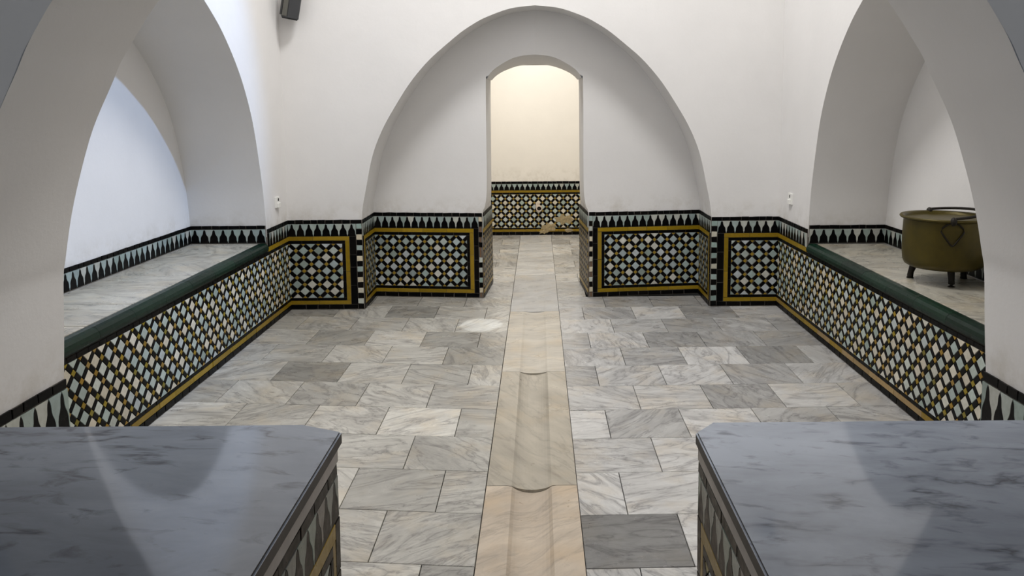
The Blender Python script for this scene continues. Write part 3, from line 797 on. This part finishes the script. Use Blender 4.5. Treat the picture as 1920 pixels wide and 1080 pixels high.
for fx, fy in ((-.125, .115), (-.012, -.125), (.165, .085)):
    q = .86
    link('leg', tube('leg', [(fx * q, fy * q, .098), (fx * .92, fy * .92, .07), (fx * .98, fy * .98, .035), (fx, fy, .014), (fx, fy, .0)], [.021, .019, .016, .017, .02]), t, T0, IRON)
an1, an2 = vdir - math.pi * .94, vdir + math.pi * .12
lugs = []
for an in (an1, an2):
    c, s = math.cos(an), math.sin(an); p = Vector((c * (RB + .014), s * (RB + .014), .402)); lugs.append(p)
    bm = bmesh.new(); bmesh.ops.create_uvsphere(bm, u_segments=16, v_segments=10, radius=.021)
    bmesh.ops.scale(bm, vec=(1.0, .8, 1.15), verts=bm.verts); me = bpy.data.meshes.new('lug'); bm.to_mesh(me); bm.free()
    for pl in me.polygons: pl.use_smooth = True
    link('lug', me, t, TB @ Matrix.Translation(p) @ Matrix.Rotation(an, 4, 'Z'), IRON)
# bail folded down over the far side of the rim
a, b = lugs
perp = Vector((math.cos((an1 + an2) / 2 - math.pi * .0), math.sin((an1 + an2) / 2), 0))
ax = (b - a).normalized(); side_v = Vector((ax.y, -ax.x, 0))
if side_v.x < 0: side_v = -side_v
mid = (a + b) / 2
bail = []
for i in range(25):
    th = math.pi * i / 24
    p = mid - ax * math.cos(th) * (b - a).length / 2 + side_v * math.sin(th) * .205; p.z = .416 + .020 * math.sin(th)
    bail.append(p)
link('handle', tube('handle', bail, .0075), t, TB, IRON)
# triangular wire loop hanging below the near lug
c, s = math.cos(an1), math.sin(an1); tg = Vector((-s, c, 0)); outv = Vector((c, s, 0))
loop = []
for px, pz in ((0, .395), (.03, .383), (.05, .365), (.055, .345), (.046, .33), (.022, .295), (.008, .275), (0, .27), (-.008, .275), (-.022, .295), (-.046, .33), (-.055, .345), (-.05, .365), (-.03, .383)):
    q = math.sqrt(max(0, (RB + .006) ** 2 - px ** 2)); loop.append(outv * q + tg * px + Vector((0, 0, pz)))
link('wire_loop', tube('wire_loop', loop, .0045, 8, True), t, TB, IRON)

# ------------------------------------------------------------------ wall box high in the far-left corner
t = thing('wall_speaker', 'dark grey angular box mounted high in the far left corner', 'speaker', (-1.87, 6.27, 2.31))
TS = Matrix.Translation((-1.868, 6.275, 2.315)) @ Matrix.Rotation(math.radians(28), 4, 'Z') @ Matrix.Rotation(math.radians(8), 4, 'X') @ Matrix.Rotation(math.radians(9), 4, 'Y')
def hexprism(poly, z0, z1):
    n = len(poly); V = [(x, y, z) for z in (z0, z1) for x, y in poly]
    F = [(i, (i + 1) % n, n + (i + 1) % n, n + i) for i in range(n)] + [tuple(reversed(range(n))), tuple(range(n, 2 * n))]
    bm = bmesh.new(); vs = [bm.verts.new(v) for v in V]
    for f in F: bm.faces.new([vs[i] for i in f])
    bmesh.ops.recalc_face_normals(bm, faces=list(bm.faces)); bmesh.ops.bevel(bm, geom=list(bm.edges), offset=.003, segments=2, affect='EDGES')
    me = bpy.data.meshes.new('p'); bm.to_mesh(me); bm.free(); return me
link('housing', hexprism([(-.055, .045), (-.06, -.01), (-.03, -.055), (.055, -.055), (.068, -.01), (.055, .045)], 0, .30), t, TS, DARKBOX)
link('side_grille', hexprism([(-.0595, -.013), (-.0325, -.054), (-.0345, -.0575), (-.0625, -.015)], .012, .29), t, TS, LIGHTBOX)
link('end_cap', hexprism([(-.05, .04), (-.055, -.008), (-.028, -.05), (.05, -.05), (.062, -.008), (.05, .04)], -.008, .004), t, TS, BLACKBOX)
link('bracket', bevelled_box('bracket', -.068, -.052, -.012, .05, .015, .28, .004), t, TS, BLACKBOX)

# ------------------------------------------------------------------ wall sockets
def socket(side):
    left = side == 'left'; X, y = (XL, 6.125) if left else (XR, 6.075); n = 1 if left else -1
    t = thing('wall_socket', 'small white wall socket on the ' + ('left wall above the tile frieze' if left else 'right wall near the corner, above the frieze'), 'socket', (X, y, .905), 'wall sockets')
    M = Matrix.Translation((X, y, .908)) @ Matrix.Rotation(math.pi / 2 * n, 4, 'Y')
    M = Matrix.Translation((X, y, .908))
    link('plate', bevelled_box('plate', *sorted((n * -.001, n * .012)), -.042, .042, -.042, .042, .003), t, M, WHITEPL)
    link('outlet', bevelled_box('outlet', *sorted((n * .010, n * .0135)), -.002 if left else -.008, .022 if left else .010, .008, .030, .001), t, M, HOLE)
    link('box', bevelled_box('box', *sorted((n * -.001, n * .026)), -.024, .028, -.04, -.004, .003), t, M, WHITEPL)
socket('left'); socket('right')

# ------------------------------------------------------------------ clay spout on the far wall
t = thing('water_spout', 'pale clay pipe spout sticking out of the far tiled wall', 'pipe', (.045, YR - .03, .345))
MS = Matrix.Translation((.045, YR, .35)) @ Matrix.Rotation(math.pi / 2, 4, 'X')
link('pipe', lathe('pipe', [(.040, -.01), (.040, .075), (.036, .080), (.028, .080), (.026, .07), (.026, .012)], 24), t, MS, CLAY)
link('bore', lathe('bore', [(.0255, .012), (.0255, .05), (.001, .05)], 24), t, MS, HOLE)
link('mortar_patch', bevelled_box('mortar_patch', -.045, .01, .01, .075, .006, .022, .006), t, MS, CLAY)

for px, pz, r1, r2 in ((.17, .10, .11, .06), (.36, .20, .13, .07), (.10, .045, .07, .03), (.42, .06, .06, .03)):
    n = 14; k0 = random.uniform(0, 6)
    ring = [(r1 * (1 + .35 * math.sin(k0 + 2.3 * i) * math.cos(1.1 * i)) * math.cos(2 * math.pi * i / n), r2 * (1 + .35 * math.cos(k0 + 3.1 * i)) * math.sin(2 * math.pi * i / n)) for i in range(n)]
    V = [(x, 0, z) for x, z in ring] + [(x * .8, -.0115, z * .8) for x, z in ring] + [(x * .35, -.014, z * .35) for x, z in ring]
    F = [(i, (i + 1) % n, n + (i + 1) % n, n + i) for i in range(n)] + [(n + i, n + (i + 1) % n, 2 * n + (i + 1) % n, 2 * n + i) for i in range(n)] + [tuple(range(2 * n, 3 * n))]
    link('mortar_patch', mesh('mortar_patch', V, F), wall_far, Matrix.Translation((px, YR, pz)), PATCH)
